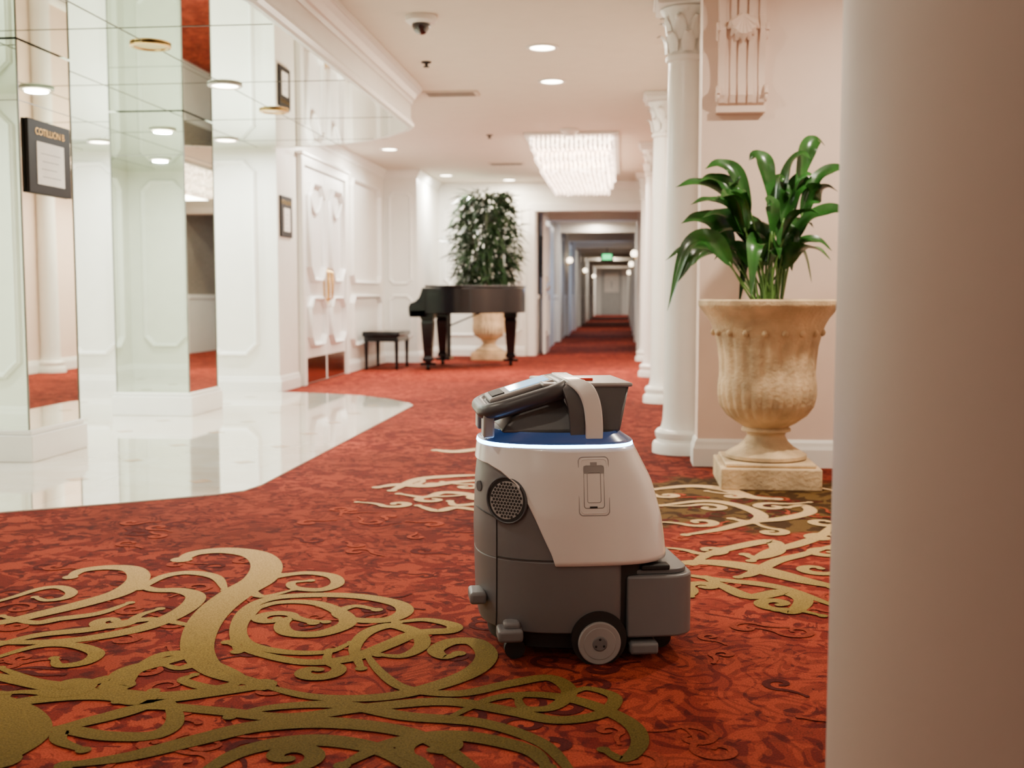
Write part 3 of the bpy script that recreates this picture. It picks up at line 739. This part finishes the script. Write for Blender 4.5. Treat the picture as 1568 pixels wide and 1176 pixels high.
def line(pts,r,off,mi): b_.tube([(x,sy_at(x,z,off),z) for x,z in pts],r,6,closed=True,mi=mi)
PX=.012
line(rrect(PX-.036,PX+.036,.355,.490,.01),.0012,.006,1)
line(rrect(PX-.031,PX+.031,.360,.485,.008),.0010,.0065,0)
line(rrect(PX-.024,PX+.024,.372,.470,.006),.0012,.006,1)
patch(PX-.024,PX+.024,.452,.470,.0064,1)
line(rrect(PX-.016,PX+.016,.385,.455,.004),.0008,.0065,1)
patch(PX-.011,PX+.007,.3725,.3765,.0078,2)
patch(PX-.008,PX+.008,.470,.478,.0068,1)
b_.make('side_storage_pocket',['white','lgrey','blk'],RB,auto=40)
# handle yoke
sl0=Vector((-.236,0,.590)); sl1=Vector((-.040,0,.650)); sd=(sl1-sl0); Ln=sd.length; sd.normalize(); sn=Vector((-sd.z,0,sd.x))
pl=rrect(0,Ln,-.140,.140,.06,8)
b_=B(); b_.tube([sl0+sd*a+Vector((0,c,0)) for a,c in pl],.0185,14,closed=True,mi=0); b_.make('grip_ring','dgrey',RB,smooth=True)
b_=B()
def tilted(u0,u1,y0,y1,h0,h1,mi=0):
    c=[sl0+sd*u+Vector((0,y,0))+sn*h for h in(h0,h1) for (u,y) in((u0,y0),(u1,y0),(u1,y1),(u0,y1))]
    b_.add(c,[(0,3,2,1),(4,5,6,7),(0,1,5,4),(1,2,6,5),(2,3,7,6),(3,0,4,7)],mi)
tilted(.0,Ln,-.095,.095,-.03,.010); b_.make('control_console','mgrey',RB,bevel=.01)
b_=B(); tilted(.02,Ln-.02,-.085,.085,.010,.024); b_.make('display_bezel','lgrey',RB,bevel=.006)
b_=B(); tilted(.075,Ln-.03,-.06,.06,.024,.026); b_.make('display','screen',RB)
b_=B(); tilted(.03,.062,-.06,.06,.024,.027); b_.make('buttons','blk',RB,bevel=.002)
b_=B()
for s in(-1,1): b_.add([(-.228+dx,s*.09+dy,z) for z,w in((.530,.034),(.60,.032)) for dx,dy in((-w*.4,-w),(w*.4,-w),(w*.4,w),(-w*.4,w))],[(0,3,2,1),(4,5,6,7),(0,1,5,4),(1,2,6,5),(2,3,7,6),(3,0,4,7)])
b_.make('front_posts','lgrey',RB,bevel=.005)
b_=B(); b_.add([(x,y,z) for (x,y,z) in[(-.20,-.12,.54),(-.0,-.13,.54),(-.0,.13,.54),(-.20,.12,.54),(-.14,-.07,.605),(-.05,-.08,.63),(-.05,.08,.63),(-.14,.07,.605)]],[(0,3,2,1),(4,5,6,7),(0,1,5,4),(1,2,6,5),(2,3,7,6),(3,0,4,7)])
b_.make('console_pedestal','mgrey',RB,bevel=.01)
def band(path,wx,th,mt,name):
    P=[Vector(q) for q in path]; P=catmull(P,6); v=[];f=[]
    for i,q in enumerate(P):
        t=(P[min(i+1,len(P)-1)]-P[max(i-1,0)]).normalized()
        w=Vector((1,0,.0)); w=(w-t*w.dot(t)).normalized(); nn=t.cross(w).normalized()
        for a,c in((-1,-1),(1,-1),(1,1),(-1,1)): v.append(q+w*wx*a+nn*th*c)
    for i in range(len(P)-1):
        for k in range(4): f.append((i*4+k,i*4+(k+1)%4,(i+1)*4+(k+1)%4,(i+1)*4+k))
    f.append((0,1,2,3)); f.append(tuple((len(P)-1)*4+k for k in range(4)))
    b_=B(); b_.add(v,f); b_.make(name,mt,RB,auto=50,bevel=.004)
half=[(.020,-.160,.528),(.019,-.162,.57),(.014,-.162,.61),(.002,-.157,.642),(-.014,-.137,.658),(-.025,-.09,.664)]
band(half+[(x,-y,z) for x,y,z in half[::-1]],.021,.006,'white','carry_hoop')
half=[(-.018,-.148,.535),(-.020,-.149,.57),(-.024,-.149,.605),(-.032,-.144,.634),(-.040,-.127,.650),(-.045,-.09,.656)]
band(half+[(x,-y,z) for x,y,z in half[::-1]],.018,.007,'mgrey','hoop_liner')
b_=B(); v=[]
for z,x0,x1,hb in((.54,.00,.092,.120),(.648,.01,.112,.124),(.654,.006,.116,.127)):
    v+=[(x0,-hb,z),(x1,-hb,z),(x1,hb,z),(x0,hb,z)]
f=[(0,3,2,1),(8,9,10,11)]
for j in(0,1):
    for k in range(4): f.append((j*4+k,j*4+(k+1)%4,(j+1)*4+(k+1)%4,(j+1)*4+k))
b_.add(v,f); b_.make('debris_bin','mgrey',RB,bevel=.008)
b_=B(); b_.box(-.10,.120,-.130,.130,.650,.660); b_.make('bin_lid','lgrey',RB,bevel=.005)
b_=B(); b_.box(-.01,.035,-.06,-.01,.660,.667); b_.make('emergency_stop','red',RB,bevel=.002)

# ------------------------------------------------------------------ carpet scrollwork (floor plan in metres)
ST=[]
def S(pts,w): ST.append((pts,w))
def D(s,w): ST.append(([((int(s[i:i+3])-300)/100,int(s[i+3:i+6])/100) for i in range(0,len(s),6)],w))
S([(-1.439,3.472),(-1.427,3.567),(-1.342,3.614),(-1.223,3.568),(-1.138,3.431),(-1.1,3.252),(-1.114,3.1),(-1.115,2.917),(-1.086,2.739),(-1.024,2.558),(-0.93,2.426),(-0.797,2.353)],.105)
S([(-1.16,3.118),(-1.244,3.262),(-1.346,3.308),(-1.408,3.253),(-1.416,3.107)],.045)
S([(-1.69,3.217),(-1.695,3.299),(-1.632,3.347),(-1.542,3.331),(-1.471,3.215),(-1.457,3.066),(-1.506,2.943),(-1.577,2.827),(-1.64,2.741),(-1.743,2.673)],.07)
S([(-0.837,4.48),(-0.738,4.377),(-0.669,4.454),(-0.537,4.37)],.05)
S([(-1.036,6.115),(-0.911,6.075),(-0.768,6.249)],.09)
S([(-1.017,4.817),(-0.956,5.123),(-0.817,5.232),(-0.666,5.286)],.07)
S([(0.142,4.966),(0.322,5.069),(0.463,4.998),(0.557,4.813),(0.663,4.777)],.08)
S([(0.147,3.567),(0.275,3.607),(0.396,3.566),(0.487,3.474),(0.555,3.401),(0.64,3.333)],.09)
S([(0.231,3.576),(0.294,3.719),(0.404,3.847),(0.527,3.941),(0.529,3.79),(0.452,3.688),(0.414,3.731)],.06)
S([(0.26,3.411),(0.31,3.301),(0.375,3.199),(0.476,3.259),(0.52,3.179),(0.474,3.056),(0.432,3.071)],.06)
S([(0.361,3.421),(0.405,3.466),(0.51,3.648),(0.61,3.75),(0.747,3.911)],.05)
S([(0.182,3.444),(0.317,3.378),(0.412,3.348),(0.499,3.283),(0.6,3.12)],.05)
S([(0.425,3.64),(0.507,3.788),(0.611,3.898),(0.715,4.045),(0.798,4.248)],.055)
S([(0.159,4.579),(0.354,4.701),(0.481,4.611),(0.55,4.412),(0.497,4.279),(0.428,4.335)],.06)
S([(0.234,4.019),(0.36,4.122),(0.497,4.279),(0.631,4.355),(0.754,4.499),(0.75,4.637),(0.677,4.587)],.06)
D('132299137296141299140305134310129308126299122288',.035)
D('155316163310171310178304180291177276169266158260135257',.06)
D('199256192248187241188232187226172230151237',.07)
D('165248169243174246173253164258156256150245',.04)
D('193246198244200249195254190253188245187234',.04)
D('207257200275197292200304211309225309237303241295238287229286223292226299233296',.05)
D('192302190316194328202334211331215322212315204316201322206325',.042)
D('198289203300214301224292228282223273215273211280212286219282',.05)
D('202264213256226251236255242265248276256279256284248288241285',.05)
D('240248235262235275240282248276251266248258242258',.045)
D('220235234229248230258237266248268260264270258270255263258258261261',.055)
D('238260245246253236265234275241284246289238286228280227278233',.04)
D('163214178223188226200225212230221234',.07)
D('165210184205193213201220216219232217247224263229277225287221296225299235293240289236',.045)
D('198229206220210211208205199204190206191201198197',.045)
D('220216227222241225256220272218285209292195',.045)
D('198190208195218204228212243215261210276193',.06)
D('224188229200240206254203265192',.055)
D('165222176212183202185191',.11)
D('190489198497211495221505237515',.075)
D('203474216467222479234475242458232450228459',.055)
D('156240170232180231185236191232187228',.04)
D('143250151264163271174281189276',.045)
D('133280145275150279158285162296',.04)
D('202251214239211232202236203240',.035)
D('190207198216201224197222193222',.04)
D('200296201278207264218258229259233267',.035)
D('196332188331190316197306204314',.035)
D('249195256206268211282206287198',.05)
D('265220273232283235293231302221304211301203297207',.04)
def spiral(cx,cy,ang,size,turn,tail=1.0):
    pts=[]
    for k in range(13):
        t=k/12; th=ang+turn*t*6.2; r=size*(1-.80*t)
        pts.append((cx+r*math.cos(th),cy+r*math.sin(th)))
    tx_=(pts[0][0]-pts[1][0]); ty_=(pts[0][1]-pts[1][1])
    ox,oy=math.cos(ang),math.sin(ang)
    t2=(pts[0][0]+tx_*1.2*tail+ox*size*.25*tail,pts[0][1]+ty_*1.2*tail+oy*size*.25*tail)
    t3=(pts[0][0]+tx_*2.2*tail+ox*size*.9*tail,pts[0][1]+ty_*2.2*tail+oy*size*.9*tail)
    return [t3,t2]+pts
rs=random.Random(21)
for (cx,cy,a,sz_,tn) in[(.30,3.78,3.4,.07,1),(.62,3.55,.4,.08,-1),(.70,3.78,1.2,.07,1),(.44,3.13,-1.2,.06,-1),(.66,3.15,.2,.08,1),(.36,4.55,2.6,.08,-1),(.62,4.60,1.0,.08,1),(.30,4.25,3.6,.08,1),(.78,4.30,.5,.09,-1),(.20,4.82,2.9,.06,1),(.48,4.83,1.9,.06,-1),(.72,4.02,.1,.07,1),(.25,3.30,3.9,.05,-1),(.55,4.10,1.4,.06,-1),
    (-.80,4.62,1.2,.08,1),(-.70,4.95,2.0,.07,-1),(-.93,4.50,3.4,.07,1),(-.60,4.70,.4,.08,-1),(-.88,5.0,2.4,.06,1),
    (-1.62,2.45,2.0,.07,1),(-1.35,2.78,.6,.06,-1),(-.93,2.85,.3,.06,1),(-.70,2.45,1.2,.06,-1),(-1.22,2.30,4.0,.06,1),(-.35,2.05,4.4,.07,-1),(-.62,1.98,5.0,.06,1)]:
    S(spiral(cx,cy,a,sz_,tn),.042)
for k in range(26):
    cx=rs.uniform(.9,2.1); cy=rs.uniform(1.6,5.2); S(spiral(cx,cy,rs.uniform(0,6.3),rs.uniform(.07,.12),rs.choice((-1,1))),.05)
def scrollmesh(nm,mt,strokes,zz):
    b_=B()
    for idx,(pts,w) in enumerate(strokes):
        P=catmull([(x,y,0) for x,y in pts],6); n=len(P); v=[];f=[]
        for i,q in enumerate(P):
            t=(P[min(i+1,n-1)]-P[max(i-1,0)]).normalized(); s=Vector((-t.y,t.x,0)); u=i/(n-1)
            ww=w*.5*(.34+.66*math.sin(pi*min(1,max(0,u)))**.8)
            z=zz+.000008*(idx%90)
            v+=[q+s*ww+Vector((0,0,z)),q-s*ww+Vector((0,0,z))]
        f=[(2*i,2*i+1,2*i+3,2*i+2) for i in range(n-1)]
        b_.add(v,f)
        for q in(P[0],P[-1]):
            r=w*.34; k=12; b_.add([q+Vector((r*math.cos(2*pi*j/k),r*math.sin(2*pi*j/k),z+.000004)) for j in range(k)],[tuple(range(k))])
    b_.make(nm,mt,floor)
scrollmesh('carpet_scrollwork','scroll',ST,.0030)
SO=[];SW=[]
for k in range(300):
    cx=rs.uniform(-1.9,1.6); cy=rs.uniform(1.2,4.9)
    if cx<-1.2 and cy>4.2: continue
    (SO if k%2 else SW).append((spiral(cx,cy,rs.uniform(0,6.3),rs.uniform(.03,.06),rs.choice((-1,1)),.8),rs.uniform(.016,.026)))
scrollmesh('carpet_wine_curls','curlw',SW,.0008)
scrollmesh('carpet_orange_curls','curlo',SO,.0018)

# ------------------------------------------------------------------ world & camera
w=bpy.data.worlds.new('world'); scene.world=w; w.use_nodes=True
w.node_tree.nodes['Background'].inputs[0].default_value=(.9,.75,.6,1); w.node_tree.nodes['Background'].inputs[1].default_value=.2
cam=bpy.data.cameras.new('camera'); co=bpy.data.objects.new('camera',cam); COL.objects.link(co); scene.camera=co
co.location=(0,0,.87); co.rotation_euler=(math.radians(90-4.57),0,math.radians(5.68))
cam.sensor_width=36; cam.lens=39.03; cam.clip_end=200; cam.clip_start=.05
cam.dof.use_dof=True; cam.dof.focus_distance=2.62; cam.dof.aperture_fstop=4.2
